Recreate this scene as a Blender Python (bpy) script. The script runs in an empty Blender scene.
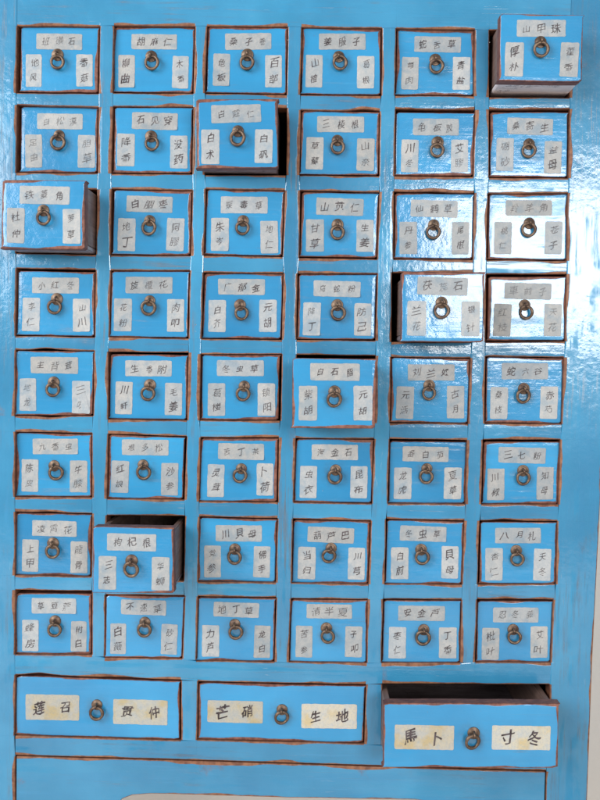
import bpy, bmesh, math, random
from mathutils import Vector, Matrix, noise as mnoise
# ---------------------------------------------------------------- scene basics
S = bpy.context.scene
COL = S.collection
rnd = random.Random(11)
MM = 0.001
# ---------------------------------------------------------------- measured layout (millimetres on the cabinet front)
# every drawer: (opening corners, front board corners, distance behind the face frame, paper slips (x, z, w, h), ring (x, z))
DR=[
((-315.1,342.2,-227.5,343.1,-228.1,272.5,-315.9,272.2),(-311.3,342.0,-230.2,342.4,-230.9,275.3,-312.2,275.2),4.4,[(-271.3,327.2,47.6,16.4),(-297.8,297.2,16.5,33.2),(-244.9,298.0,17.1,32.8)],(-272.2,305.5)),
((-214.6,343.9,-128.9,344.2,-130.1,273.7,-215.1,273.4),(-214.1,343.0,-131.2,343.2,-132.5,276.7,-214.5,276.5),5.0,[(-172.7,328.4,47.3,15.4),(-201.2,297.9,17.0,33.2),(-145.3,297.6,16.8,33.0)],(-174.3,305.8)),
((-118.6,344.4,-33.6,344.7,-33.4,273.6,-119.8,274.2),(-116.8,344.0,-35.3,343.9,-35.2,276.3,-117.5,276.9),3.5,[(-75.1,329.3,47.6,16.8),(-102.4,300.1,17.2,32.9),(-48.5,299.2,17.3,33.0)],(-75.9,307.1)),
((-21.2,344.4,63.4,344.3,64.2,274.0,-21.3,273.8),(-19.6,344.3,61.7,344.2,62.1,276.8,-19.6,276.7),4.3,[(21.9,330.5,48.2,16.3),(-6.6,300.0,17.3,33.0),(46.7,299.7,17.8,32.8)],(20.0,307.8)),
((76.1,344.5,158.5,344.0,159.2,274.6,76.1,274.2),(78.2,344.6,157.9,344.3,158.5,277.8,78.2,277.4),5.6,[(120.3,329.2,47.9,15.9),(92.5,299.5,17.4,33.0),(145.5,300.0,17.9,33.4)],(119.3,306.0)),
((171.2,343.5,255.9,345.0,257.0,274.2,172.8,273.7),(174.8,343.7,256.1,343.2,256.6,278.9,176.1,278.5),-41.9,[(215.3,329.9,47.7,16.2),(189.8,299.5,18.1,32.9),(243.6,300.0,17.9,33.2)],(215.0,308.0)),
((-314.8,261.6,-228.0,260.4,-228.5,190.9,-315.5,190.1),(-311.3,260.7,-231.0,260.3,-231.5,193.6,-312.0,192.9),5.6,[(-270.6,245.7,47.6,16.1),(-297.8,214.8,17.6,34.1),(-242.5,215.1,18.1,33.8)],(-271.6,222.8)),
((-215.0,261.2,-130.0,261.8,-130.1,191.2,-216.0,190.6),(-212.8,260.4,-132.0,260.9,-132.2,193.4,-213.6,192.9),2.9,[(-170.9,246.5,47.6,17.4),(-200.6,216.6,18.2,33.5),(-145.5,215.1,18.1,33.7)],(-173.1,223.0)),
((-118.3,262.0,-33.2,262.0,-32.5,191.5,-118.7,190.7),(-123.7,260.0,-42.4,261.0,-40.7,193.3,-121.9,191.4),-32.4,[(-83.4,246.0,49.6,17.7),(-108.7,212.9,18.1,34.4),(-55.4,214.1,17.9,33.4)],(-81.3,220.9)),
((-20.4,260.2,62.6,259.8,63.4,191.8,-20.7,191.7),(-18.8,259.4,61.2,259.0,61.9,194.1,-19.1,194.0),3.2,[(21.9,245.9,48.5,16.4),(-4.5,215.8,17.8,33.2),(48.2,215.1,18.2,33.2)],(19.1,221.5)),
((77.0,262.4,160.6,262.4,160.6,192.7,77.2,192.0),(79.0,258.8,159.5,259.1,159.4,194.9,79.1,194.2),2.7,[(120.1,244.3,47.4,17.0),(93.9,214.3,17.7,33.4),(145.2,214.9,17.5,33.3)],(121.5,220.1)),
((173.2,263.2,257.7,264.7,258.3,192.4,174.9,191.8),(175.7,260.7,255.9,261.6,257.0,194.8,177.3,194.3),4.0,[(217.2,246.4,46.9,16.8),(192.1,217.4,17.8,33.5),(241.6,215.0,17.8,33.5)],(215.8,220.6)),
((-315.5,176.3,-229.1,175.8,-229.4,106.9,-315.3,106.8),(-313.5,175.2,-231.6,175.6,-231.1,107.9,-314.7,107.2),-44.2,[(-271.5,160.6,49.8,17.8),(-300.2,130.3,17.6,34.7),(-244.4,130.2,17.5,34.3)],(-271.4,137.6)),
((-215.8,176.6,-129.5,176.6,-130.8,106.9,-216.6,106.4),(-212.7,175.2,-131.8,175.3,-132.8,108.8,-213.8,108.4),2.6,[(-175.4,160.9,48.1,16.7),(-199.1,129.1,18.4,33.9),(-148.2,129.9,18.4,33.9)],(-175.2,136.0)),
((-117.6,178.3,-33.9,177.7,-35.1,107.3,-119.0,107.6),(-115.8,177.5,-35.7,176.8,-36.9,109.4,-117.2,109.7),4.1,[(-77.0,161.8,48.9,17.3),(-101.8,130.9,18.6,34.1),(-50.3,128.9,18.2,33.8)],(-78.1,137.5)),
((-19.6,177.9,64.3,177.5,63.5,106.5,-19.7,106.4),(-17.5,176.1,63.0,175.9,62.1,109.1,-18.1,109.3),4.8,[(22.6,161.4,48.9,17.7),(-2.7,131.4,18.7,33.6),(49.3,131.8,17.7,33.3)],(20.6,134.6)),
((77.3,178.2,162.2,177.8,162.4,107.4,78.3,106.7),(79.3,176.3,161.2,176.3,161.3,109.4,80.2,108.8),3.5,[(120.4,160.7,48.8,17.4),(94.2,130.1,18.3,33.3),(148.2,130.7,17.7,33.7)],(119.5,135.9)),
((174.3,177.6,258.3,179.1,259.0,107.8,174.7,107.2),(177.0,176.8,258.0,178.2,258.6,110.0,177.4,109.4),4.9,[(218.4,163.1,47.8,15.9),(192.4,131.6,18.0,33.5),(244.9,132.7,17.6,33.7)],(218.1,140.2)),
((-314.8,93.2,-230.0,92.9,-230.1,20.9,-315.6,20.8),(-313.4,90.2,-232.8,90.0,-232.9,22.7,-314.0,22.6),4.6,[(-273.8,75.3,49.4,16.6),(-299.3,44.6,18.4,35.2),(-246.3,44.7,18.0,34.5)],(-273.7,53.0)),
((-215.8,92.4,-131.3,93.7,-132.0,21.0,-216.8,21.2),(-214.7,91.0,-133.3,92.0,-134.1,22.7,-215.7,22.9),2.6,[(-175.3,77.0,49.0,17.2),(-202.2,45.6,18.7,34.2),(-146.9,45.9,17.8,33.9)],(-174.8,52.9)),
((-119.2,91.7,-33.7,92.3,-34.3,21.5,-120.5,21.1),(-117.6,90.5,-35.5,91.1,-36.4,23.2,-118.7,22.9),4.5,[(-78.5,76.9,48.9,16.5),(-103.6,46.1,18.3,33.4),(-50.4,47.1,18.3,33.6)],(-77.8,49.5)),
((-21.0,92.1,63.8,93.4,63.0,21.9,-20.9,21.7),(-19.0,90.8,62.0,91.9,61.6,24.0,-19.4,23.5),3.4,[(21.3,76.3,49.0,16.4),(-4.5,44.5,18.3,34.4),(48.7,45.0,17.9,33.7)],(22.8,51.1)),
((77.0,94.7,162.6,95.3,162.9,22.5,77.9,21.0),(83.2,89.7,164.0,90.5,164.5,22.1,84.0,21.5),-53.8,[(123.2,76.0,49.2,17.5),(98.6,44.3,18.4,34.0),(151.3,44.6,17.9,34.0)],(122.4,51.7)),
((174.6,94.7,259.3,96.0,259.8,24.6,175.4,22.7),(178.3,91.4,258.8,92.9,259.2,26.6,178.7,25.0),4.0,[(219.6,77.1,48.4,16.8),(194.0,46.7,18.1,33.7),(246.2,47.6,18.1,33.6)],(217.6,54.7)),
((-315.4,8.1,-230.5,8.8,-231.2,-61.7,-315.7,-63.2),(-314.8,6.5,-233.0,7.1,-233.8,-60.3,-315.2,-61.7),3.5,[(-274.1,-8.3,50.1,17.4),(-302.0,-39.7,17.5,34.2),(-245.7,-41.5,19.1,34.3)],(-274.6,-33.5)),
((-217.7,7.6,-131.6,8.3,-132.5,-64.6,-217.7,-65.1),(-215.3,4.6,-133.9,5.1,-134.9,-63.2,-216.0,-63.6),4.9,[(-175.2,-10.0,49.0,16.6),(-200.8,-41.4,18.0,34.4),(-148.5,-41.8,18.1,33.9)],(-174.8,-35.8)),
((-120.6,6.9,-34.1,8.4,-34.5,-63.3,-121.2,-64.4),(-118.5,5.3,-37.3,6.7,-37.8,-62.0,-119.2,-62.9),4.0,[(-78.5,-8.0,49.3,16.7),(-103.0,-41.4,18.3,34.3),(-50.6,-40.5,18.4,34.3)],(-75.0,-35.1)),
((-20.4,8.0,63.6,8.2,63.6,-63.9,-21.2,-64.3),(-22.3,3.3,60.0,3.7,59.7,-64.8,-21.7,-65.6),-57.0,[(19.5,-9.7,48.6,16.9),(-6.5,-40.8,18.1,34.2),(47.5,-39.8,18.4,34.1)],(19.1,-36.6)),
((77.8,7.4,162.0,7.7,161.5,-63.0,78.1,-63.5),(79.7,5.8,160.9,6.0,160.3,-61.6,80.0,-62.0),3.0,[(121.1,-9.1,48.6,16.9),(94.5,-41.1,18.3,33.9),(147.1,-39.6,18.1,34.1)],(118.8,-30.6)),
((176.0,9.7,258.8,9.8,258.9,-61.3,176.7,-62.3),(178.5,8.1,258.4,8.1,258.3,-59.9,179.1,-60.9),4.4,[(218.7,-6.1,48.2,16.9),(192.7,-39.7,18.1,33.5),(244.6,-38.5,18.2,33.9)],(217.0,-31.8)),
((-315.0,-78.0,-232.1,-78.0,-231.7,-147.9,-315.3,-148.7),(-314.4,-80.0,-235.0,-80.2,-234.7,-147.0,-314.5,-147.7),5.2,[(-273.1,-94.1,47.9,16.5),(-299.9,-125.4,17.6,34.4),(-248.2,-125.4,18.5,33.7)],(-271.1,-121.6)),
((-217.0,-78.4,-132.7,-79.6,-134.1,-148.3,-217.8,-148.8),(-215.7,-80.3,-136.4,-81.6,-137.4,-147.2,-216.9,-147.6),3.6,[(-177.6,-93.2,49.3,16.6),(-204.0,-124.7,18.5,33.9),(-151.4,-126.2,18.1,34.3)],(-178.2,-119.6)),
((-119.9,-80.4,-36.0,-78.9,-35.7,-149.3,-120.7,-149.9),(-118.6,-82.3,-37.8,-81.1,-37.8,-147.8,-119.4,-148.7),3.3,[(-76.4,-95.6,48.3,17.0),(-102.6,-126.9,17.7,34.5),(-50.9,-124.6,17.3,34.0)],(-77.0,-121.0)),
((-20.0,-79.3,63.8,-78.6,63.1,-148.5,-21.1,-149.0),(-18.4,-81.3,62.4,-80.6,61.6,-147.4,-19.6,-147.9),3.9,[(22.1,-94.5,48.5,16.1),(-5.1,-126.5,17.8,34.0),(48.0,-125.8,17.8,33.8)],(22.5,-120.3)),
((77.8,-78.4,160.8,-78.0,160.7,-147.2,77.7,-148.2),(80.0,-81.8,160.1,-81.3,159.9,-146.5,79.8,-147.4),5.8,[(117.5,-95.0,48.3,15.9),(94.2,-126.3,18.6,33.3),(146.7,-125.3,18.4,33.3)],(118.2,-118.7)),
((175.5,-77.2,257.9,-75.7,258.0,-145.8,175.5,-147.0),(178.3,-80.6,257.7,-79.3,257.7,-145.0,178.2,-146.1),5.9,[(218.6,-94.3,49.3,16.7),(191.9,-125.5,18.0,33.5),(243.3,-123.4,17.4,34.4)],(219.6,-117.9)),
((-314.9,-162.7,-231.4,-162.8,-231.9,-232.2,-315.0,-232.3),(-314.1,-165.2,-234.2,-165.4,-234.8,-231.7,-314.6,-231.7),4.9,[(-273.4,-181.3,47.4,16.7),(-299.0,-210.7,17.4,34.4),(-247.1,-211.5,17.9,33.9)],(-274.4,-204.7)),
((-217.4,-164.4,-133.3,-163.7,-134.0,-234.3,-218.1,-235.2),(-218.3,-167.5,-138.4,-167.0,-136.5,-233.0,-217.8,-234.1),-54.7,[(-179.5,-182.6,48.9,17.1),(-203.4,-213.6,17.7,33.6),(-150.3,-213.5,17.7,33.6)],(-179.1,-208.7)),
((-120.1,-164.1,-35.9,-164.3,-36.6,-234.2,-121.0,-235.2),(-119.1,-166.8,-37.8,-167.0,-38.5,-233.9,-120.0,-234.8),5.7,[(-77.8,-182.7,48.8,17.3),(-105.2,-213.3,17.8,34.1),(-52.9,-212.7,17.6,33.2)],(-81.7,-207.4)),
((-21.9,-164.5,62.3,-164.7,61.2,-233.9,-21.9,-234.5),(-19.9,-167.1,60.6,-167.3,59.8,-233.6,-20.4,-234.1),5.5,[(19.6,-182.5,49.0,16.4),(-5.3,-212.8,18.6,34.5),(47.2,-212.4,17.7,34.0)],(17.8,-204.2)),
((75.9,-162.6,159.9,-162.7,159.3,-232.3,76.2,-233.3),(78.3,-164.9,158.9,-165.1,158.2,-231.5,78.2,-232.5),3.8,[(116.6,-178.8,48.8,16.1),(92.7,-210.7,18.4,33.9),(145.4,-208.7,17.6,34.4)],(115.8,-203.0)),
((174.0,-162.5,256.9,-161.2,257.4,-229.8,173.9,-231.6),(176.5,-165.0,256.1,-163.6,256.4,-228.8,176.5,-230.5),2.8,[(215.9,-178.6,47.8,16.3),(191.5,-209.5,18.2,34.3),(242.1,-209.0,18.1,33.8)],(214.9,-203.0)),
((-314.3,-246.0,-231.0,-245.4,-230.4,-315.7,-314.6,-317.2),(-314.0,-251.4,-233.8,-250.5,-233.3,-315.6,-314.0,-316.9),4.8,[(-273.4,-264.2,47.5,16.6),(-298.5,-296.6,17.5,34.0),(-246.7,-296.4,16.6,32.6)],(-271.6,-288.7)),
((-218.5,-249.1,-132.8,-248.3,-134.4,-317.5,-218.8,-318.5),(-217.0,-250.9,-134.6,-250.3,-136.3,-316.1,-217.3,-317.0),0.8,[(-177.1,-262.7,47.9,16.0),(-203.8,-296.7,16.6,32.7),(-149.5,-296.2,17.3,32.6)],(-175.4,-285.9)),
((-120.8,-248.8,-36.0,-248.1,-36.7,-319.1,-121.6,-319.8),(-119.6,-251.5,-37.8,-250.8,-38.6,-318.7,-120.4,-319.3),3.8,[(-79.1,-264.0,48.2,15.6),(-105.9,-297.9,18.3,33.8),(-51.2,-297.5,17.2,34.5)],(-78.9,-287.3)),
((-22.3,-249.2,60.6,-247.9,60.9,-318.1,-23.2,-318.8),(-20.7,-251.7,59.2,-250.4,59.4,-317.5,-21.6,-318.1),3.3,[(19.4,-263.4,47.9,15.3),(-6.8,-296.3,17.7,33.8),(45.7,-295.3,17.9,33.0)],(18.2,-289.2)),
((74.9,-247.5,159.2,-246.4,159.5,-315.9,74.6,-317.3),(77.0,-250.2,158.2,-249.1,158.4,-315.5,76.5,-316.8),3.9,[(116.8,-263.5,49.2,15.9),(92.0,-295.5,18.2,33.7),(145.2,-294.5,18.5,33.2)],(118.4,-288.7)),
((173.4,-245.5,255.3,-244.4,254.6,-313.0,173.3,-314.4),(175.9,-249.0,254.8,-247.8,254.0,-312.7,175.7,-314.0),4.1,[(216.1,-263.2,47.8,16.0),(190.3,-294.7,18.3,34.1),(241.3,-291.6,18.1,33.6)],(214.5,-286.0))]
BD=[
((-314.0,-336.9,-135.7,-338.6,-134.9,-405.8,-314.8,-404.7),(-312.8,-340.1,-138.2,-341.9,-137.5,-405.0,-313.6,-403.7),3.0,[(-274.0,-373.1,57.3,27.5),(-179.8,-376.0,58.0,26.8)],(-225.8,-377.3)),
((-119.7,-339.8,60.3,-339.2,59.8,-404.7,-119.7,-404.7),(-117.9,-342.9,58.4,-342.4,57.8,-403.9,-117.9,-403.7),3.0,[(-78.7,-373.3,58.9,23.8),(21.3,-375.8,58.9,26.3)],(-29.0,-377.0)),
((75.8,-337.8,253.7,-334.6,253.9,-403.3,76.7,-405.6),(74.4,-340.6,249.5,-337.6,250.2,-403.2,75.7,-406.2),-50.1,[(115.9,-374.5,59.3,24.8),(212.8,-372.8,58.4,24.4)],(163.6,-376.2))]
LAMP_R, LAMP_L, LAMP_C, WORLD = 40, 22, 60, .25
# ---------------------------------------------------------------- what is written on the slips: top, left, right, ink, and how far the wording can be read
WORDS = [
 ('班磺石','地风','香菇',.75,0),('胡麻仁','柳曲','木香',.85,1),('桑子卷','龟板','百部',.8,0),('姜服子','山楂','葛根',.8,0),('蛇舌草','芎肉','青盐',.8,1),('山甲珠','厚朴','藿香',.8,1),
 ('白松漠','足曲','胆草',.45,0),('石见穿','降香','没药',.75,1),('白蔻仁','白术','白矾',.85,0),('三棱根','草薢','山奈',.7,0),('龟板胶','川冬','艾膠',.8,0),('桑寄生','硼砂','益母',.65,1),
 ('铁菱角','杜仲','萝草',.8,1),('白胭枣','地丁','阿膠',.85,0),('蜈毒草','朱岑','地仁',.8,0),('山苋仁','甘草','生姜',.8,0),('仙鹤草','丹参','尾根',.75,1),('羚羊角','桃仁','苍子',.5,0),
 ('小红冬','李仁','山川',.6,0),('旋覆花','花粉','肉叩',.7,1),('广郁金','白芥','元胡',.8,1),('乌蛇粉','降丁','防己',.7,0),('茯蕊石','兰花','银针',.6,0),('車前子','红枝','天花',.35,0),
 ('主背茸','地龙','三味',.55,0),('生香附','川軒','毛姜',.8,1),('冬虫草','葛楼','锁阳',.8,1),('白石脂','柴胡','元胡',.85,1),('刘兰奴','元活','古月',.75,0),('蛇六谷','桑枝','赤芍',.7,1),
 ('九香虫','陈皮','牛膝',.6,1),('根多松','红娘','沙参',.65,0),('苦丁茶','灵茸','卜荷',.75,1),('海金石','虫衣','昆布',.75,1),('番白茄','龙虎','夏草',.75,0),('三七粉','川椒','知母',.8,1),
 ('凌霄花','上甲','龍骨',.65,0),('枸杞根','三志','华蛳',.85,1),('川貝母','党参','佛手',.8,1),('葫芦巴','当归','川芎',.85,1),('冬虫草','白前','貝母',.75,1),('八月札','杏仁','天冬',.75,1),
 ('草豆蔻','蜂房','附白',.75,0),('不速草','白薇','砂仁',.75,0),('地丁草','力芦','龙白',.8,1),('清半夏','苦参','子叩',.7,0),('安金芦','枣仁','丁香',.75,0),('忍冬藤','枇叶','艾叶',.75,1)]
BWORDS = [('莲召','贯仲'),('芒硝','生地'),('馬卜','寸冬')]
ORD = ['first','second','third','fourth','fifth','sixth','seventh','eighth']
# ---------------------------------------------------------------- materials
def nt(name):
    m = bpy.data.materials.new(name); m.use_nodes = True
    t = m.node_tree; t.nodes.clear()
    return m, t
class G:
    def __init__(s, t): s.t = t
    def n(s, typ, **kw):
        x = s.t.nodes.new(typ)
        for k, v in kw.items(): setattr(x, k, v)
        return x
    def put(s, sock, v):
        if hasattr(v, 'is_linked') or isinstance(v, bpy.types.NodeSocket): s.t.links.new(v, sock)
        else: sock.default_value = v
    def math(s, op, a, b=0.0, c=0.0, clamp=False):
        x = s.n('ShaderNodeMath', operation=op, use_clamp=clamp)
        s.put(x.inputs[0], a); s.put(x.inputs[1], b); s.put(x.inputs[2], c)
        return x.outputs[0]
    def vmath(s, op, a, b):
        x = s.n('ShaderNodeVectorMath', operation=op)
        s.put(x.inputs[0], a); s.put(x.inputs[1], b)
        return x.outputs[0]
    def mix(s, f, a, b, blend='MIX'):
        x = s.n('ShaderNodeMix', data_type='RGBA', blend_type=blend)
        s.put(x.inputs[0], f); s.put(x.inputs[6], a); s.put(x.inputs[7], b)
        return x.outputs[2]
    def noise(s, vec, scale, detail=3, rough=.55):
        x = s.n('ShaderNodeTexNoise')
        s.put(x.inputs['Vector'], vec); x.inputs['Scale'].default_value = scale
        x.inputs['Detail'].default_value = detail; x.inputs['Roughness'].default_value = rough
        return x.outputs[0]
    def ramp(s, v, lo, hi, a=0.0, b=1.0):
        x = s.n('ShaderNodeMapRange', interpolation_type='SMOOTHSTEP')
        s.put(x.inputs[0], v); s.put(x.inputs[1], lo); s.put(x.inputs[2], hi)
        x.inputs[3].default_value = a; x.inputs[4].default_value = b
        return x.outputs[0]
    def vec(s):
        tc = s.n('ShaderNodeTexCoord'); oi = s.n('ShaderNodeObjectInfo')
        c = s.n('ShaderNodeCombineXYZ')
        for i, k in enumerate((37., 91., 53.)): s.put(c.inputs[i], s.math('MULTIPLY', oi.outputs['Random'], k))
        return s.vmath('ADD', tc.outputs['Object'], c.outputs[0]), oi
    def bump(s, h, strength, dist):
        x = s.n('ShaderNodeBump'); s.put(x.inputs['Height'], h)
        x.inputs['Strength'].default_value = strength; x.inputs['Distance'].default_value = dist
        return x.outputs[0]
    def out(s, **kw):
        b = s.n('ShaderNodeBsdfPrincipled'); o = s.n('ShaderNodeOutputMaterial')
        for k, v in kw.items(): s.put(b.inputs[k.replace('_', ' ')], v)
        s.t.links.new(b.outputs[0], o.inputs[0]); return b
def rgb(*c): return (*c, 1.0)

def paint(name, grain, wear, base0=(.034,.268,.492), base1=(.058,.350,.615), lumps=1.0, wood0=(.36,.165,.088), wood1=(.17,.072,.044), wmin=.00105, grime=False):
    """old blue lacquer: brushed, glossy, thin in places, rubbed to the wood along worn edges"""
    m, t = nt(name); g = G(t); v, oi = g.vec()
    sc = {'x': (14, 300, 300), 'z': (300, 300, 14)}[grain]
    vs = g.vmath('MULTIPLY', v, sc)
    sc2 = {'x': (5, 75, 75), 'z': (75, 75, 5)}[grain]
    vs2 = g.vmath('MULTIPLY', v, sc2)
    big = g.noise(v, 9, 3); mid = g.noise(v, 55, 3); st = g.noise(vs, 1, 4, .6); st2 = g.noise(vs2, 1, 3, .6)
    fine = g.noise(v, 420, 2)
    c = g.mix(g.ramp(big, .3, .7), rgb(*base0), rgb(*base1))
    c = g.mix(g.ramp(st2, .42, .75, 0, .35), c, rgb(.038, .275, .54))
    c = g.mix(g.ramp(st, .55, .75, 0, .30), c, rgb(.07, .38, .70))
    # rubbed, greyed patches following the grain
    patch = g.math('MULTIPLY', g.ramp(st, .56 - .05*wear, .66, 0, 1), g.ramp(g.noise(v, 13, 4, .65), .54 - .10*wear, .70, 0, .9))
    c = g.mix(g.math('MULTIPLY', patch, min(1, .6*wear + .2)), c, rgb(.105, .135, .17))
    # long scratches and grey handling marks
    scr = g.ramp(g.noise(g.vmath('MULTIPLY', v, {'x': (3.5, 700, 700), 'z': (700, 700, 3.5)}[grain]), 1, 2, .5), .685, .73)
    scr = g.math('MULTIPLY', scr, g.ramp(g.noise(v, 22, 3), .48, .62, 0, .6*min(1, wear)))
    c = g.mix(scr, c, rgb(.16, .22, .28))
    c = g.mix(g.ramp(g.noise(g.vmath('MULTIPLY', v, {'x': (.5, 1, 1), 'z': (1, 1, .5)}[grain]), 26, 5, .7), .60, .80, 0, .55*min(1, wear)), c, rgb(.115, .19, .27))
    # pale dry scuffs in the lacquer
    scf = g.ramp(g.noise(g.vmath('MULTIPLY', v, {'x': (60, 420, 420), 'z': (420, 420, 60)}[grain]), 1, 3, .6), .62, .70)
    scf = g.math('MULTIPLY', scf, g.ramp(g.noise(v, 11, 4, .6), .54, .68, 0, .5*min(1, wear)))
    c = g.mix(scf, c, rgb(.36, .50, .60))
    # small chips
    chip = g.math('MULTIPLY', g.ramp(fine, .70, .76), g.ramp(mid, .58, .7))
    c = g.mix(g.math('MULTIPLY', chip, .8), c, rgb(.17, .12, .10))
    # edges rubbed down to the wood
    if grime:   # hand dirt and ring swing marks round the pull (its place on the board comes with the object)
        sx = g.n('ShaderNodeSeparateXYZ'); tc2 = g.n('ShaderNodeTexCoord'); g.put(sx.inputs[0], tc2.outputs['Object'])
        cc = g.n('ShaderNodeSeparateColor'); g.put(cc.inputs[0], oi.outputs['Color'])
        dx = g.math('SUBTRACT', sx.outputs[0], g.math('SUBTRACT', cc.outputs[0], .5)); dz = g.math('SUBTRACT', sx.outputs[2], g.math('SUBTRACT', cc.outputs[1], .5))
        dd = g.math('SQRT', g.math('MULTIPLY_ADD', dx, dx, g.math('MULTIPLY', dz, dz)))
        gm = g.math('MULTIPLY', g.ramp(dd, .004, .020, .55, 0), g.ramp(g.noise(v, 150, 4, .65), .35, .65, .15, 1))
        c = g.mix(gm, c, rgb(.060, .17, .27))
    vary = g.math('MULTIPLY_ADD', oi.outputs['Random'], .20, .88)
    vary = g.math('MULTIPLY', vary, g.ramp(g.noise(v, 7, 4, .6), .3, .7, 1 - .14*min(1, wear + .4), 1.05))
    cv = g.n('ShaderNodeCombineColor'); g.put(cv.inputs[0], g.math('POWER', vary, 1.25)); g.put(cv.inputs[1], vary); g.put(cv.inputs[2], g.math('POWER', vary, .8))
    c = g.mix(1.0, c, cv.outputs[0], 'MULTIPLY')
    at = g.n('ShaderNodeAttribute', attribute_name='edge')
    w = g.math('MULTIPLY_ADD', g.ramp(g.noise(v, 17, 2, .5), .42, .74), .0030, wmin)
    w = g.math('MULTIPLY_ADD', g.math('SUBTRACT', g.noise(v, 260, 2), .5), .0006, w)
    lo = g.math('SUBTRACT', w, .00035); hi = g.math('ADD', w, .00035)
    em = g.ramp(at.outputs['Fac'], lo, hi, 1, 0)
    wood = g.mix(g.ramp(g.noise(v, 130, 3, .65), .3, .7), rgb(*wood0), rgb(*wood1))
    wood = g.mix(g.ramp(at.outputs['Fac'], .0, .0005, .45, 0), wood, rgb(.085, .028, .022))  # wood darkened towards the gap, the gap's shade put into the colour
    c = g.mix(em, c, wood)
    r = g.math('MULTIPLY_ADD', mid, .14, .045)
    r = g.math('MULTIPLY_ADD', patch, .3, r); r = g.math('MULTIPLY_ADD', scr, .4, r)
    r = g.math('MULTIPLY_ADD', em, .30, r, clamp=True)
    h = g.math('MULTIPLY', st, .30 + .35*min(1, wear))
    h = g.math('MULTIPLY_ADD', g.noise(v, 110, 3, .6), 1.3*lumps, h)
    h = g.math('MULTIPLY_ADD', st2, .75*lumps, h)
    h = g.math('MULTIPLY_ADD', g.noise(v, 48, 2, .5), 1.6*lumps, h)
    h = g.math('MULTIPLY_ADD', patch, -.35, h)
    h = g.math('MULTIPLY_ADD', chip, -.5, h)
    h = g.math('MULTIPLY_ADD', scr, -.6, h)
    h = g.math('MULTIPLY_ADD', em, -.7, h)
    # gloss rubbed dull in streaks and patches
    dull = g.math('MULTIPLY', g.ramp(g.noise(vs2, 1.3, 4, .65), .50, .62), g.ramp(g.noise(v, 19, 4, .65), .46, .58))
    dull = g.math('MULTIPLY_ADD', dull, -.85*min(1, wear + .1), 1.0)
    r = g.math('MULTIPLY_ADD', g.math('SUBTRACT', 1.0, dull), .12, r)
    nb = g.bump(h, 1.0, .00017)
    g.out(Base_Color=c, Roughness=g.math('ADD', r, .27), Normal=nb, IOR=1.30, Coat_Weight=g.math('MULTIPLY', g.math('MULTIPLY_ADD', em, -.7, 1.0, clamp=True), dull), Coat_Roughness=r, Coat_IOR=1.68, Coat_Normal=nb)
    return m

def wood_mat(name, a, b, rough=.45, grain='y'):
    m, t = nt(name); g = G(t); v, oi = g.vec()
    sc = {'x': (12, 260, 260), 'y': (260, 12, 260), 'z': (260, 260, 12)}[grain]
    st = g.noise(g.vmath('MULTIPLY', v, sc), 1, 4, .65); mid = g.noise(v, 40, 4, .6)
    c = g.mix(g.ramp(st, .3, .7), rgb(*a), rgb(*b))
    c = g.mix(g.ramp(mid, .5, .75, 0, .5), c, rgb(*[x*.55 for x in a]))
    g.out(Base_Color=c, Roughness=g.math('MULTIPLY_ADD', mid, .2, rough), Normal=g.bump(g.math('ADD', st, mid), .8, .0003))
    return m

def underside_board(name, a=(.52, .46, .50), b=(.30, .25, .29)):
    """drawer underside: bare board with dark shakes running through it"""
    m, t = nt(name); g = G(t); v, oi = g.vec()
    warp = g.noise(v, 28, 3)
    vv = g.vmath('ADD', g.vmath('MULTIPLY', v, (30, 150, 30)), (0, 0, 0))
    cr = g.noise(g.vmath('ADD', g.vmath('MULTIPLY', v, (22, 70, 22)), g.vmath('MULTIPLY', v, (9, 0, 0))), 1, 5, .7)
    crack = g.ramp(g.math('ABSOLUTE', g.math('SUBTRACT', cr, .5)), .0, .018, 1, 0)
    crack = g.math('MULTIPLY', crack, g.ramp(warp, .48, .6))
    c = g.mix(g.ramp(g.noise(vv, 1, 4, .6), .3, .7), rgb(*a), rgb(*b))
    c = g.mix(crack, c, rgb(.05, .04, .045))
    g.out(Base_Color=c, Roughness=.32, Normal=g.bump(warp, .6, .0004), IOR=1.55)
    return m

def paper_mat(name, a, b, stain, sc=70):
    m, t = nt(name); g = G(t); v, oi = g.vec()
    mot = g.noise(v, 130, 4, .65); fib = g.noise(v, 600, 2)
    c = g.mix(g.ramp(mot, .32, .68), rgb(*a), rgb(*b))
    c = g.mix(g.ramp(g.noise(v, sc, 3, .6), .50, .68, 0, .65), c, rgb(*stain))
    c = g.mix(g.ramp(fib, .42, .66, 0, .24), c, rgb(.27, .35, .42))
    c = g.mix(1.0, c, oi.outputs['Color'], 'MULTIPLY')
    g.out(Base_Color=c, Roughness=.48, Normal=g.bump(g.math('ADD', mot, fib), .7, .00015), IOR=1.40)
    return m

def ink_mat():
    m, t = nt('brush_ink'); g = G(t); v, oi = g.vec()
    dry = g.noise(v, 520, 3, .6); pool = g.noise(v, 160, 2)
    tone = g.mix(g.ramp(pool, .35, .65), rgb(.030, .021, .026), rgb(.115, .09, .10))
    alpha = g.math('MULTIPLY', g.ramp(dry, .22, .48, .5, 1.15), oi.outputs['Color'], clamp=True)
    b = g.out(Base_Color=tone, Roughness=.5, Alpha=alpha)
    return m

def brass_mat():
    m, t = nt('aged_brass'); g = G(t); v, oi = g.vec()
    a = g.noise(v, 260, 3, .6); b = g.noise(v, 90, 2)
    c = g.mix(g.ramp(a, .35, .7), rgb(.15, .105, .078), rgb(.27, .19, .135))
    c = g.mix(g.ramp(b, .5, .7, 0, .7), c, rgb(.10, .062, .055))
    g.out(Base_Color=c, Metallic=.75, Roughness=g.math('MULTIPLY_ADD', a, .3, .30), Normal=g.bump(a, .6, .0003))
    return m

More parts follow.
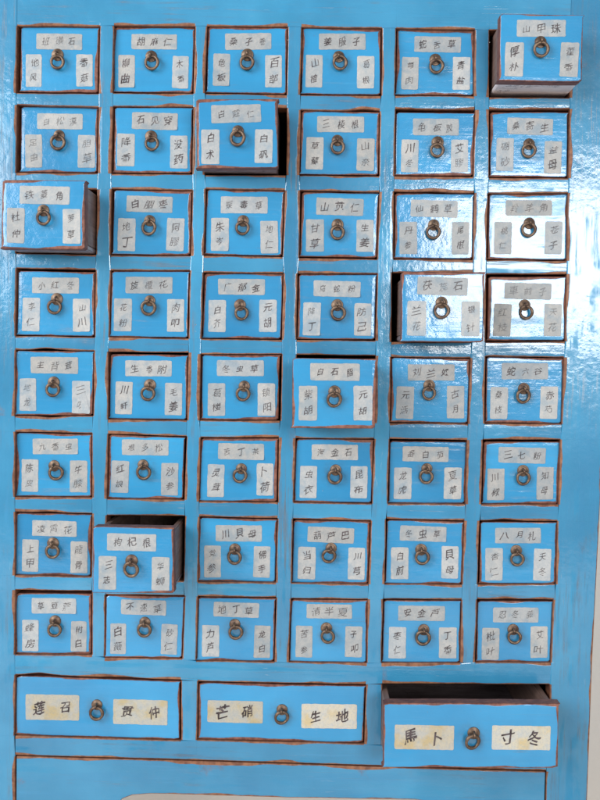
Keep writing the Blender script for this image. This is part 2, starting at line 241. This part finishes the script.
def plaster(name, a, b):
    m, t = nt(name); g = G(t); v, oi = g.vec()
    n = g.noise(v, 6, 5, .6); f = g.noise(v, 160, 3)
    g.out(Base_Color=g.mix(g.ramp(n, .3, .7), rgb(*a), rgb(*b)), Roughness=.8, Normal=g.bump(f, .5, .001))
    return m

M_V = paint('blue_lacquer_upright', 'z', 1.15)
M_H = paint('blue_lacquer_level', 'x', 1.0)
M_F = paint('blue_lacquer_drawer', 'x', .32, (.021,.295,.605), (.033,.358,.710), .8, (.32,.135,.092), (.13,.048,.038), .00075, True)
M_P = paint('blue_lacquer_panel', 'x', .45)
M_BOX = wood_mat('dark_drawer_wood', (.145, .098, .085), (.25, .165, .14), .38)
M_IN = wood_mat('dark_carcass_wood', (.05, .026, .018), (.10, .055, .036), .6)
M_BOT = underside_board('greyed_underside', (.34, .30, .33), (.2, .165, .18)); M_LIT = underside_board('glare_toned_underside', (.92, .87, .89), (.74, .69, .72))  # paler copy has reflected light put into its colour, for the top right drawer
M_PAPER = paper_mat('grey_paper', (.53, .545, .545), (.43, .465, .485), (.30, .40, .48))
M_YELL = paper_mat('yellowed_paper', (.62, .58, .46), (.53, .55, .53), (.60, .46, .19), 42)
M_INK = ink_mat(); M_BRASS = brass_mat()
M_WALL = plaster('cream_plaster', (.88, .83, .77), (.90, .86, .80)); M_FLOOR = plaster('pale_stone_floor', (.74, .64, .56), (.80, .70, .62))

# ---------------------------------------------------------------- object helpers
def link(name, me, mat, parent=None, smooth=False):
    o = bpy.data.objects.new(name, me); COL.objects.link(o)
    if mat and not me.materials: me.materials.append(mat)
    if smooth:
        for p in me.polygons: p.use_smooth = True
    if parent: o.parent = parent
    return o
def tag(o, label=None, cat=None, group=None, kind=None):
    for k, v in (('label', label), ('category', cat), ('group', group), ('kind', kind)):
        if v: o[k] = v
def mesh(name, V, F, edge=None):
    me = bpy.data.meshes.new(name); me.from_pydata(V, [], F); me.update()
    bm = bmesh.new(); bm.from_mesh(me); bmesh.ops.recalc_face_normals(bm, faces=bm.faces); bm.to_mesh(me); bm.free()
    if edge is not None:
        a = me.attributes.new('edge', 'FLOAT', 'POINT'); a.data.foreach_set('value', edge)
    return me
def wob(x, y, s, a):
    return a * mnoise.noise(Vector((x*s, y*s, 3.7)))

def strip(samples, thick, y0=0.0, axis='z'):
    """board whose long sides run along `axis`: samples = [(t, lo, hi, lo_open, hi_open)]; open sides are worn and rounded, the others are tight joints"""
    V, F, E = [], [], []
    prof_open = ((0, thick, 0), (0, .0013, 0), (.0004, .0005, .0005), (.0013, .0001, .0014), (.0040, 0, .0042))
    prof_join = ((0, thick, 1), (.00001, .0006, 1), (.0002, .0002, 1), (.0010, 0, 1), (.0040, 0, 1))
    n = 0
    for t, lo, hi, lo_o, hi_o in samples:
        row = []
        for d, y, e in (prof_open if lo_o else prof_join): row.append((lo + d, y, e))
        for d, y, e in reversed(prof_open if hi_o else prof_join): row.append((hi - d, y, e))
        n = len(row)
        for x, y, e in row:
            V.append((x, y0 + y, t) if axis == 'z' else (t, y0 + y, x)); E.append(e)
    m = len(samples)
    for i in range(m - 1):
        for j in range(n - 1):
            a = i*n + j; F.append((a, a+1, a+n+1, a+n))
        F.append((i*n, (i+1)*n, (i+1)*n + n-1, i*n + n-1))
    F.append(tuple(range(n))); F.append(tuple((m-1)*n + k for k in range(n)))
    return V, F, E

def lerp(a, b, f): return a + (b - a)*f
def pl(pts, t):
    """piecewise linear lookup on [(t, value)] sorted by t"""
    if t <= pts[0][0]: return pts[0][1]
    for (a, va), (b, vb) in zip(pts, pts[1:]):
        if t <= b: return lerp(va, vb, (t - a)/(b - a) if b > a else 0)
    return pts[-1][1]
def steps(a, b, extra, d=.0025):
    n = max(2, int((b - a)/d)); s = {round(a + (b - a)*i/n, 6) for i in range(n + 1)}
    return sorted(s | {round(e, 6) for e in extra if a <= e <= b})

def box_mesh(name, x0, x1, y0, y1, z0, z1, bev=.0008):
    bm = bmesh.new(); bmesh.ops.create_cube(bm, size=1)
    for v in bm.verts: v.co = Vector((lerp(x0, x1, v.co.x + .5), lerp(y0, y1, v.co.y + .5), lerp(z0, z1, v.co.z + .5)))
    if bev: bmesh.ops.bevel(bm, geom=list(bm.edges), offset=bev, segments=2, affect='EDGES')
    bmesh.ops.recalc_face_normals(bm, faces=bm.faces)
    me = bpy.data.meshes.new(name); bm.to_mesh(me); bm.free()
    a = me.attributes.new('edge', 'FLOAT', 'POINT'); a.data.foreach_set('value', [1.0]*len(me.vertices))
    return me

# ---------------------------------------------------------------- the face frame
OP = [[[(v[2*i]*MM, v[2*i+1]*MM) for i in range(4)] for v in [DR[r*6+c][0]]][0] for r in range(8) for c in range(6)]
def op(r, c): return OP[r*6 + c]            # TL TR BR BL
BO = [[(d[0][2*i]*MM, d[0][2*i+1]*MM) for i in range(4)] for d in BD]
INS = .0009                                  # the holes sit a little inside the measured outer line of the worn edge
def hole(q):
    (a, b), (c, d), (e, f), (g_, h) = q
    return [(a+INS, b-INS), (c-INS, d-INS), (e-INS, f+INS), (g_+INS, h+INS)]
OP = [hole(q) for q in OP]; BO = [hole(q) for q in BO]
TOPZ, BOTZ, FLOORZ = .440, -.500, -.690
PANEL_TOP = [(-.3121, -.4255), (-.1151, -.4262), (.0867, -.4278), (.2525, -.4286)]

cab = bpy.data.objects.new('medicine_cabinet', None); COL.objects.link(cab); cab.location = (0, .15, FLOORZ)
tag(cab, 'tall worn blue lacquered apothecary cabinet frame holding all the small drawers', 'cabinet')
def part(name, me, mat, smooth=False):
    o = link(name, me, mat, cab, smooth); o.matrix_parent_inverse = Matrix.Translation(-cab.location); return o
def add_strip(name, samples, mat, y0, axis, thick=.018):
    V, F, E = strip(samples, thick, y0, axis)
    return part(name, mesh(name, V, F, E), mat)

FOOT_R = [(-.70, .2945), (-.4583, .2958), (-.3082, .2968), (-.1391, .3001), (.45, .3120)]
zb_panel_side = -.4290
def col_line(c, side):
    """[(z, x)] of the left (0) or right (1) sides of a column's openings, from the bottom up, and their open ranges"""
    pts, rng = [], []
    for r in reversed(range(8)):
        q = op(r, c); lo, hi = (q[3], q[0]) if side == 0 else (q[2], q[1])
        pts += [(lo[1], lo[0]), (hi[1], hi[0])]; rng.append((lo[1], hi[1]))
    return pts, rng
def inside(rng, z): return any(a - 1e-5 <= z <= b + 1e-5 for a, b in rng)
def marks(rng):
    out = []
    for a, b in rng: out += [a - .0004, a, b, b + .0004]
    return out
def wobl(x, z, on): return wob(x, z, 28, .0005) + wob(x, z, 120, .00012) if on else 0
ZR = -.3300      # lower end of the short stiles = top of the rail above the wide drawers (see rail_low)
# short stiles between the columns
def rail8(x):    # underside of the eighth row of openings: stiles end here
    return pl([(op(7, c)[3 if k == 0 else 2][0], op(7, c)[3 if k == 0 else 2][1]) for c in range(6) for k in (0, 1)], x)
def rail1(x):
    return pl([(op(0, c)[0 if k == 0 else 1][0], op(0, c)[0 if k == 0 else 1][1]) for c in range(6) for k in (0, 1)], x)
for c in range(5):
    L, lr = col_line(c, 1); Rr, rr = col_line(c + 1, 0)
    z0 = rail8((L[0][1] + Rr[0][1])/2); z1 = rail1((L[-1][1] + Rr[-1][1])/2)
    sm = []
    for z in steps(z0 + .0002, z1 - .0002, marks(lr) + marks(rr)):
        a, b = pl(L, z), pl(Rr, z); ao, bo = inside(lr, z), inside(rr, z)
        sm.append((z, a + wobl(a, z, ao), b + wobl(b, z, bo), ao, bo))
    add_strip('stile', sm, M_V, 0.0, 'z')
# outer stiles, running down to the floor as feet
L = [(-.70, -.3560), (.45, -.3720)]
Rr, rr = col_line(0, 0)
w1 = (BO[0][3][1], BO[0][0][1])
Rr = [(-.70, -.3128), (-.4262, -.3128), (w1[0], BO[0][3][0]), (w1[1], BO[0][0][0])] + Rr + [(TOPZ, Rr[-1][1])]
rr = rr + [w1, (-.70, -.4262)]
sm = [(z, pl(L, z), pl(Rr, z) + wobl(0, z, inside(rr, z)), True, inside(rr, z)) for z in steps(FLOORZ + .0005, TOPZ, marks(rr))]
add_strip('stile', sm, M_V, 0.0, 'z')
Ll, lr = col_line(5, 1); w3 = (BO[2][2][1], BO[2][1][1])
Ll = [(-.70, .2519), (-.4288, .2519), (w3[0], BO[2][2][0]), (w3[1], BO[2][1][0])] + Ll + [(TOPZ, Ll[-1][1])]
lr = lr + [w3, (-.70, -.4288)]
sm = [(z, pl(Ll, z) + wobl(0, z, inside(lr, z)), pl(FOOT_R, z), inside(lr, z), True) for z in steps(FLOORZ + .0005, TOPZ, marks(lr))]
add_strip('stile', sm, M_V, 0.0, 'z')
# rails between the rows
for c in range(6):
    for r in range(7):
        u, d = op(r, c), op(r + 1, c)
        x0, x1 = max(u[3][0], d[0][0]), min(u[2][0], d[1][0])
        xl = lambda z: lerp(d[0][0], u[3][0], .5); x0 = (u[3][0] + d[0][0])/2 + .00015; x1 = (u[2][0] + d[1][0])/2 - .00015
        chip = {(0, 3): (.8, .0020, 0), (4, 0): (.45, 0, .0016), (3, 0): (.38, .0016, 0), (5, 0): (.45, .0010, 0), (5, 5): (.3, .0014, 0), (6, 5): (.4, .0010, 0), (1, 4): (.5, .0008, 0)}.get((r, c))
        sm = []
        for x in steps(x0, x1, []):
            f = (x - x0)/(x1 - x0)
            lo = lerp(d[0][1], d[1][1], f); hi = lerp(u[3][1], u[2][1], f)
            if chip:
                bmp = math.exp(-((f - chip[0])/.16)**2); lo += chip[1]*bmp; hi -= chip[2]*bmp
            sm.append((x, lo + wobl(x, lo, 1), hi + wobl(x, hi, 1), True, True))
        add_strip('rail', sm, M_H, rnd.uniform(.0001, .0006), 'x')
# top rail and the long rail above the wide drawers
x0, x1 = op(0, 0)[0][0] + .0002, op(0, 5)[1][0] - .0002
tr = [(op(0, c)[0][0], op(0, c)[1][0]) for c in range(6)]
sm = [(x, rail1(x) + wobl(x, 0, inside(tr, x)), TOPZ, inside(tr, x), False) for x in steps(x0, x1, marks(tr))]
add_strip('rail', sm, M_H, .0003, 'x')
x0, x1 = op(7, 0)[3][0] + .0002, op(7, 5)[2][0] - .0002
tr = [(op(7, c)[3][0], op(7, c)[2][0]) for c in range(6)]; br = [(BO[k][0][0], BO[k][1][0]) for k in range(3)]
blo = [(BO[k][i][0], BO[k][i][1]) for k in range(3) for i in (0, 1)]
def chipb(x): return .0022*math.exp(-((x + .287)/.014)**2) + .0012*math.exp(-((x + .20)/.02)**2)
sm = [(x, pl(blo, x) + wobl(x, 1, inside(br, x)) + chipb(x), rail8(x) + wobl(x, 2, inside(tr, x)), inside(br, x), inside(tr, x)) for x in steps(x0, x1, marks(tr) + marks(br))]
add_strip('rail', sm, M_H, .0003, 'x')
# short uprights between the wide drawers
for k in range(2):
    a0, a1 = BO[k][2], BO[k][1]; b0, b1 = BO[k+1][3], BO[k+1][0]
    z0 = (a0[1] + b0[1])/2 + .0002; z1 = (a1[1] + b1[1])/2 - .0002
    sm = [(z, lerp(a0[0], a1[0], (z - z0)/(z1 - z0)) + wobl(0, z, 1), lerp(b0[0], b1[0], (z - z0)/(z1 - z0)) + wobl(1, z, 1), True, True) for z in steps(z0, z1, [])]
    add_strip('stile', sm, M_V, .0002, 'z')
# rail under the wide drawers
bhi = [(BO[k][i][0], BO[k][i][1]) for k in range(3) for i in (3, 2)]; br = [(BO[k][3][0], BO[k][2][0]) for k in range(3)]
sm = [(x, pl(PANEL_TOP, x) + .0006 + wobl(x, 5, 1)*.6, pl(bhi, x) + wobl(x, 6, inside(br, x)), True, inside(br, x)) for x in steps(-.3126, .2517, marks(br))]
add_strip('rail', sm, M_H, .0003, 'x')
# apron panel under it, its lower edge cut to a shallow arch
AP = [(-.32,-.500),(-.2107,-.4839),(-.198,-.4705),(-.1873,-.4659),(-.1681,-.4638),(-.152,-.4636),(-.0188,-.4645),(.1139,-.4632),(.1298,-.4650),(.1427,-.4686),(.1566,-.4779),(.26,-.4971)]
sm = [(x, pl(AP, x) + wobl(x, 8, 1)*.6, pl(PANEL_TOP, x) - .0008, True, True) for x in steps(-.3114, .2507, [a[0] for a in AP])]
add_strip('apron_panel', sm, M_P, .0012, 'x', .014)
# the carcass behind the frame
DEP = .300
part('side_panel', box_mesh('side_panel', -.368, -.350, .0185, DEP, -.62, TOPZ), M_V)
part('side_panel', box_mesh('side_panel', .270, .290, .0185, DEP, -.62, TOPZ), M_V)
part('back_panel', box_mesh('back_panel', -.3495, .2695, DEP - .012, DEP - .002, -.46, TOPZ - .012), M_IN)
part('bottom_board', box_mesh('bottom_board', -.3495, .2695, .0185, DEP - .0125, -.424, -.412), M_IN)
part('top_board', box_mesh('top_board', -.3495, .2695, .0185, DEP - .0125, TOPZ - .012, TOPZ - .001), M_IN)
for c in range(5):
    x = (op(4, c)[1][0] + op(4, c + 1)[0][0])/2
    part('divider', box_mesh('divider', x - .003, x + .003, .019, DEP - .0128, -.332, TOPZ - .0125), M_IN)
for r in range(8):
    z = (op(r, 2)[2][1] + op(min(r + 1, 7), 2)[1][1])/2 if r < 7 else op(7, 2)[2][1] - .003
    for c in range(6):
        xa = -.3490 if c == 0 else (op(4, c - 1)[1][0] + op(4, c)[0][0])/2 + .0032
        xb = .2690 if c == 5 else (op(4, c)[1][0] + op(4, c + 1)[0][0])/2 - .0032
        zc = (op(r, c)[2][1] + op(min(r + 1, 7), c)[1][1])/2 if r < 7 else op(7, c)[2][1] - .003
        part('shelf_board', box_mesh('shelf_board', xa, xb, .019, DEP - .0128, zc - .002, zc + .002, 0), M_IN)

# ---------------------------------------------------------------- handwriting: glyph outlines made once per character
GL = {}
DENSE = '霄鶴薇藿磺蔻蜈龟龍羚覆鞘膝膠藤酸膝萝蝦鳖霍蕊硼葫'
def glyph(ch, bold=False):
    key = ch + ('b' if bold else '')
    if key not in GL:
        cu = bpy.data.curves.new('g', 'FONT'); cu.body = ch; cu.size = 1; cu.resolution_u = 4; cu.offset = .016 if bold else -.010 if ch in DENSE else (-.006, .0, .007)[len(GL) % 3]
        cu.align_x = 'CENTER'
        o = bpy.data.objects.new('g', cu); COL.objects.link(o)
        dg = bpy.context.evaluated_depsgraph_get(); dg.update()
        me = bpy.data.meshes.new_from_object(o.evaluated_get(dg))
        vs = [(v.co.x, v.co.y) for v in me.vertices]; fs = [tuple(p.vertices) for p in me.polygons]
        xs = [v[0] for v in vs]; ys = [v[1] for v in vs]
        cx, cy, s = (min(xs) + max(xs))/2, (min(ys) + max(ys))/2, max(max(xs) - min(xs), max(ys) - min(ys), .3)
        GL[key] = ([((x - cx)/s, (y - cy)/s) for x, y in vs], fs)
        bpy.data.objects.remove(o); bpy.data.meshes.remove(me); bpy.data.curves.remove(cu)
    return GL[key]
def writing(chars, spots, size, y, parent, ink):
    V, F = [], []
    for ch, (px, pz) in zip(chars, spots):
        vs, fs = glyph(ch, size > .012); k = len(V); s = size*rnd.uniform(.88, 1.12); sh = rnd.uniform(.05, .28); ro = rnd.uniform(-.10, .14)
        sx, sy = rnd.uniform(.82, 1.05), rnd.uniform(.9, 1.08); sd = rnd.uniform(0, 90)
        for x, z in vs:
            # a quick brush: slanted, rising to the right, lines bent a little
            x2 = x*sx + sh*z*.6; z2 = z*sy + .16*x
            w = mnoise.noise_vector(Vector((x*1.8 + sd, z*1.8, 1.3)))
            w2 = mnoise.noise_vector(Vector((x*6 + sd, z*6, 7.3)))
            x2 += .10*w.x + .036*w2.x; z2 += .10*w.y + .036*w2.y
            V.append((px + s*(x2*math.cos(ro) - z2*math.sin(ro)), y, pz + s*(x2*math.sin(ro) + z2*math.cos(ro))))
        F += [tuple(i + k for i in f) for f in fs]
    me = bpy.data.meshes.new('handwriting'); me.from_pydata(V, [], F); me.update()
    o = link('handwriting', me, M_INK, parent); o.color = (ink, ink, ink, 1); return o

def slip(w, h, mat, root, loc, tint, lift=None):
    """thin glued paper slip, corners rounded, edges a little ragged, sometimes a corner coming loose"""
    sd = rnd.uniform(0, 99); pts = []; r = .0014
    for cx, cz, a0 in ((w/2 - r, h/2 - r, 0), (-w/2 + r, h/2 - r, 90), (-w/2 + r, -h/2 + r, 180), (w/2 - r, -h/2 + r, 270)):
        for k in range(4):
            a = math.radians(a0 + 30*k); pts.append((cx + r*math.cos(a), cz + r*math.sin(a)))
    out = []
    for (x, z), (x2, z2) in zip(pts, pts[1:] + pts[:1]):
        n = max(1, int(math.hypot(x2 - x, z2 - z)/.0022))
        for i in range(n):
            f = i/n; px, pz = lerp(x, x2, f), lerp(z, z2, f)
            out.append((px + wob(px + sd, pz, 240, .0004), pz + wob(px, pz + sd, 240, .0004)))
    V, F = [], []; n = len(out)
    for s, y in ((1, -.00005), (1, -.00028), (.965, -.00034), (.86, -.00034)):
        for x, z in out:
            yy = y
            if lift and s > .9: yy -= lift[2]*max(0, 1 - math.hypot(x - lift[0]*w/2, z - lift[1]*h/2)/.006)
            V.append((x*s, yy, z*s))
    for k in range(3):
        for i in range(n): F.append((k*n + i, k*n + (i+1) % n, (k+1)*n + (i+1) % n, (k+1)*n + i))
    F.append(tuple(range(3*n, 4*n))); F.append(tuple(range(n)))
    o = link('paper_label', mesh('paper_label', V, F), mat, root)
    o.location = loc; o.rotation_euler.y = rnd.gauss(0, .012)
    o.color = (*tint, 1); return o

# ---------------------------------------------------------------- ring pull (shared meshes)
def lathe(name, prof, seg=28):
    V, F = [], []; n = len(prof)
    for i in range(seg):
        a = 2*math.pi*i/seg
        for r, y in prof: V.append((r*math.cos(a), y, r*math.sin(a)))
    for i in range(seg):
        for j in range(n - 1): F.append((i*n + j, ((i+1) % seg)*n + j, ((i+1) % seg)*n + j + 1, i*n + j + 1))
    return mesh(name, V, F)
def torus(name, R, r, sx=1, seg=36, m=12, irr=0):
    V, F = [], []
    for i in range(seg):
        a = 2*math.pi*i/seg
        rr = r*(1 + irr*math.sin(3*a + 1))
        for j in range(m):
            b = 2*math.pi*j/m; q = R + rr*math.cos(b)
            V.append((q*math.cos(a)*sx, rr*math.sin(b), q*math.sin(a)))
    for i in range(seg):
        for j in range(m): F.append((i*m + j, ((i+1) % seg)*m + j, ((i+1) % seg)*m + (j+1) % m, i*m + (j+1) % m))
    return mesh(name, V, F)
PLATE = lathe('pull_plate', [(0.0001, -.0021), (.0014, -.00205), (.0030, -.0018), (.0044, -.0014), (.0051, -.0009), (.0056, -.0010), (.0060, -.0007), (.0061, 0)])
RING = torus('pull_ring', .0064, .00155, irr=.12)
def eyelet_mesh():
    V, F = [], []; m = 10; path = []
    for k in range(13):
        a = math.pi*k/12; path.append((0.0, -.0028 - .0046*math.sin(a), .0021*math.cos(a)))
    for i, p in enumerate(path):
        a = math.pi*i/12; nrm = Vector((0, -math.sin(a), math.cos(a)*.6)).normalized()
        for j in range(m):
            b = 2*math.pi*j/m; V.append((p[0] + .0011*math.cos(b), p[1] + .0011*math.sin(b)*nrm.y, p[2] + .0011*math.sin(b)*nrm.z))
    for i in range(12):
        for j in range(m): F.append((i*m + j, i*m + (j+1) % m, (i+1)*m + (j+1) % m, (i+1)*m + j))
    return mesh('eyelet', V, F)
EYE = eyelet_mesh()
for me in (PLATE, RING, EYE): 
    me.materials.append(M_BRASS)
    for p in me.polygons: p.use_smooth = True
def pull(root, x, z):
    """x, z: centre of the hanging ring, local to the drawer"""
    dx = rnd.gauss(0, .0011); rise = .0078 + rnd.uniform(-.0008, .0008)
    pt = link('pull_plate', PLATE, None, root); pt.location = (x - dx, 0, z + rise); pt.rotation_euler.y = rnd.uniform(0, 6)
    s = rnd.uniform(.95, 1.06); pt.scale = (s, 1, s)
    px = Vector((x - dx, 0, z + rise))
    def sub(o, loc, rot):
        o.parent = root; o.location = loc; o.rotation_euler = rot
    pt.rotation_euler.y = 0
    ey = link('eyelet', EYE, None, pt)
    ey.rotation_euler.y = rnd.uniform(-.2, .2)
    rg = link('pull_ring', RING, None, pt)
    rg.location = (dx, -.0042, -rise); rg.rotation_euler = (rnd.uniform(.02, .14), 0, rnd.gauss(0, .16))
    k = rnd.uniform(.96, 1.08); rg.scale = (k/s, 1.05, k/s)

# ---------------------------------------------------------------- drawers
def front_mesh(q, thick, sd):
    """worn front board over the quad q (local x, z): rings from the back edge round to the flat face"""
    cx = sum(p[0] for p in q)/4; cz = sum(p[1] for p in q)/4
    def outline(ins, r):
        pts = []
        sgn = ((1, -1), (-1, -1), (-1, 1), (1, 1))          # TL TR BR BL inward
        c = [(p[0] + s[0]*ins, p[1] + s[1]*ins) for p, s in zip(q, sgn)]
        N = 34
        for i in range(4):
            (x, z), (x2, z2) = c[i], c[(i+1) % 4]
            ux, uz = x2 - x, z2 - z; ln = math.hypot(ux, uz); ux /= ln; uz /= ln
            for k in range(N):
                f = k/N
                d = f*ln
                px, pz = x + ux*d, z + uz*d
                e = min(d, ln - d)
                if e < r: # pull the corner in
                    cutd = r - math.sqrt(max(0, r*r - (r - e)**2)); px += uz*-cutd*-1*-1; pz += -ux*cutd
                pts.append((px + wob(px + sd, pz, 30, .0004), pz + wob(px, pz + sd, 30, .0004)))
        return pts
    V, F, E = [], [], []
    rings = ((0, thick, 0), (0, .0012, 0), (.0004, .0004, .0005), (.0013, .0001, .0014), (.0040, 0, .0042), (.0080, 0, .0082))
    n = 0
    for ins, y, e in rings:
        o = outline(ins, max(.0002, .0016 - ins*.5)); n = len(o)
        V += [(x, y, z) for x, z in o]; E += [e]*n
    for k in range(len(rings) - 1):
        for i in range(n): F.append((k*n + i, k*n + (i+1) % n, (k+1)*n + (i+1) % n, (k+1)*n + i))
    F.append(tuple(range((len(rings)-1)*n, len(rings)*n))); F.append(tuple(range(n)))
    return mesh('drawer_front', V, F, E)

def make_drawer(d, label, group, words, ink, tint, depth, paper, gs, name='drawer', bottom=None):
    fq = [(d[1][2*i]*MM, d[1][2*i+1]*MM) for i in range(4)]; y = d[2]*MM
    cx = sum(p[0] for p in fq)/4; zb = min(fq[2][1], fq[3][1]); 
    root = bpy.data.objects.new(name, None); COL.objects.link(root); root.location = (cx, y, zb)
    root.rotation_euler = (0, 0, rnd.gauss(0, .0022))
    tag(root, label, 'drawer', group)
    q = [(p[0] - cx, p[1] - zb) for p in fq]; TH = .013
    fo = link('drawer_front', front_mesh(q, TH, rnd.uniform(0, 99)), M_F, root)
    fo.color = (.5 + d[4][0]*MM - cx, .5 + d[4][1]*MM + .003 - zb, 0, 1)
    x0, x1 = max(q[0][0], q[3][0]) + .0012, min(q[1][0], q[2][0]) - .0004
    z0, z1 = max(q[2][1], q[3][1]) + .0010, min(q[0][1], q[1][1]) - .0045
    t = .006
    link('drawer_side', box_mesh('drawer_side', x0, x0 + t, TH, depth, z0 + .0045, z1), M_BOX, root)
    link('drawer_side', box_mesh('drawer_side', x1 - t, x1, TH, depth, z0 + .0045, z1), M_BOX, root)
    link('drawer_back', box_mesh('drawer_back', x0 + t, x1 - t, depth - t, depth, z0 + .0045, z1 - .002), M_BOX, root)
    link('drawer_bottom', box_mesh('drawer_bottom', x0, x1, TH, depth, z0, z0 + .0045), bottom or M_BOT, root)
    for k, (lx, lz, w, h) in enumerate(d[3]):
        lx, lz, w, h = lx*MM, lz*MM, w*MM, h*MM
        tn = tint*(rnd.uniform(.80, 1.0) if k == 0 else rnd.uniform(.84, 1.1)); bl = rnd.uniform(-.03, .03)
        lift = None
        if rnd.random() < .16: lift = (rnd.choice((-1, 1)), -1, rnd.uniform(.0005, .0012))
        o = slip(w, h, paper, root, (lx - cx, 0, lz - zb), (tn*(1 + bl), tn, tn*(1 - bl)), lift)
        s = words[k]
        if h > w: sp = [(rnd.gauss(0, .0005), h*.24 + rnd.gauss(0, .0005)), (rnd.gauss(0, .0005), -h*.22 + rnd.gauss(0, .0005))]
        else:
            m = len(s); pitch = w*(.30 if m == 3 else .47)
            sp = [((i - (m-1)/2)*pitch + rnd.gauss(0, .0005), rnd.gauss(0, .0005)) for i in range(m)]
        writing(s, sp, gs*rnd.uniform(.92, 1.06), -.0006, o, ink*rnd.uniform(.72, 1.0))
    pull(root, d[4][0]*MM - cx, d[4][1]*MM - zb)
    return root

ROWN = ['top', 'second', 'third', 'fourth', 'fifth', 'sixth', 'seventh', 'eighth']
COLN = ['first from the left', 'second from the left', 'third from the left', 'third from the right', 'second from the right', 'far right']
SPECIAL = {
 (0, 5): 'blue drawer pulled far out at the top right corner, reading 山甲珠',
 (1, 2): 'blue drawer pulled out in the second row, black gap along its right side',
 (2, 0): 'blue drawer pulled out at the left edge of the third row, reading 铁菱角',
 (3, 4): 'blue drawer pulled out in the fourth row beside the glare, dark left side showing',
 (4, 3): 'blue drawer slid out in the fifth row, slips reading 白石脂, 柴胡 and 元胡',
 (6, 1): 'blue drawer pulled out in the seventh row, reading 枸杞根, its open top showing',
}
for r in range(8):
    for c in range(6):
        w = WORDS[r*6 + c]
        if (r, c) in SPECIAL: lab = SPECIAL[r, c]
        elif w[4]: lab = 'closed blue drawer reading %s, %s in the %s row' % (w[0], COLN[c], ROWN[r])
        else: lab = 'closed small blue drawer, %s in the %s row, with three paper slips' % (COLN[c], ROWN[r])
        make_drawer(DR[r*6 + c], lab, 'small drawers with three paper slips', w[:3], w[3], 1.0, .215 if (r, c) != (4, 3) else .2, M_PAPER, .0088, bottom=M_LIT if (r, c) == (0, 5) else M_BOT)
BL = ['wide closed blue drawer at bottom left with two yellowed paper slips',
      'wide closed blue drawer in the middle of the bottom row, reading 芒硝',
      'wide blue drawer pulled open at bottom right, dark inside, reading 馬卜']
for k in range(3):
    make_drawer(BD[k], BL[k], 'wide bottom drawers with two yellowed slips', BWORDS[k], .9, 1.0, .24, M_YELL, .0135)

# ---------------------------------------------------------------- wall and floor behind and below
def quad(name, pts, mat):
    me = bpy.data.meshes.new(name); me.from_pydata(pts, [], [(0, 1, 2, 3)]); me.update(); return link(name, me, mat)
wl = quad('wall', [(-2.5, .34, FLOORZ), (2.5, .34, FLOORZ), (2.5, .34, 2.2), (-2.5, .34, 2.2)], M_WALL); tag(wl, kind='structure')
fl = quad('floor', [(-2.5, -2.2, FLOORZ), (2.5, -2.2, FLOORZ), (2.5, .34, FLOORZ), (-2.5, .34, FLOORZ)], M_FLOOR); tag(fl, kind='structure')

# ---------------------------------------------------------------- light: windows in front of the cabinet, soft room light
def area(name, loc, target, sx, sy, energy, color):
    l = bpy.data.lights.new(name, 'AREA'); l.shape = 'RECTANGLE'; l.size = sx; l.size_y = sy; l.energy = energy; l.color = color
    o = bpy.data.objects.new(name, l); COL.objects.link(o); o.location = loc
    o.rotation_euler = (Vector(target) - Vector(loc)).to_track_quat('-Z', 'Y').to_euler(); return o
area('window_light_right', (1.06, -3.0, .43), (0.1, 0, 0), 1.2, .72, LAMP_R, (1.0, .98, .96))
area('window_light_left', (-1.85, -3.0, .70), (-.1, 0, 0), 1.0, .9, LAMP_L, (.97, .98, 1.0))
area('side_light', (-2.3, -1.7, 1.15), (-.1, 0, -.15), 1.5, 1.5, LAMP_C, (1.0, .985, .97))
W = bpy.data.worlds.new('World'); S.world = W; W.use_nodes = True
W.node_tree.nodes['Background'].inputs[0].default_value = (.96, .98, 1.0, 1); W.node_tree.nodes['Background'].inputs[1].default_value = WORLD

# ---------------------------------------------------------------- camera
cam = bpy.data.cameras.new('camera'); cam.lens = 41.829; cam.sensor_width = 36; cam.clip_end = 50; cam.clip_start = .05
co = bpy.data.objects.new('camera', cam); COL.objects.link(co)
RX = ((0.99972038, -0.01576830, -0.01762168), (0.01648146, 0.99901966, 0.04108627), (0.01695654, -0.04136521, 0.99900020))
m = Matrix(((RX[0][0], RX[0][2], -RX[0][1], 0), (RX[1][0], RX[1][2], -RX[1][1], -.97), (RX[2][0], RX[2][2], -RX[2][1], 0), (0, 0, 0, 1)))
co.matrix_world = m
S.camera = co
S.render.engine = 'CYCLES'; S.cycles.max_bounces = 8
S.view_settings.view_transform = 'Standard'; S.view_settings.look = 'None'; S.view_settings.exposure = 0; S.view_settings.gamma = 1
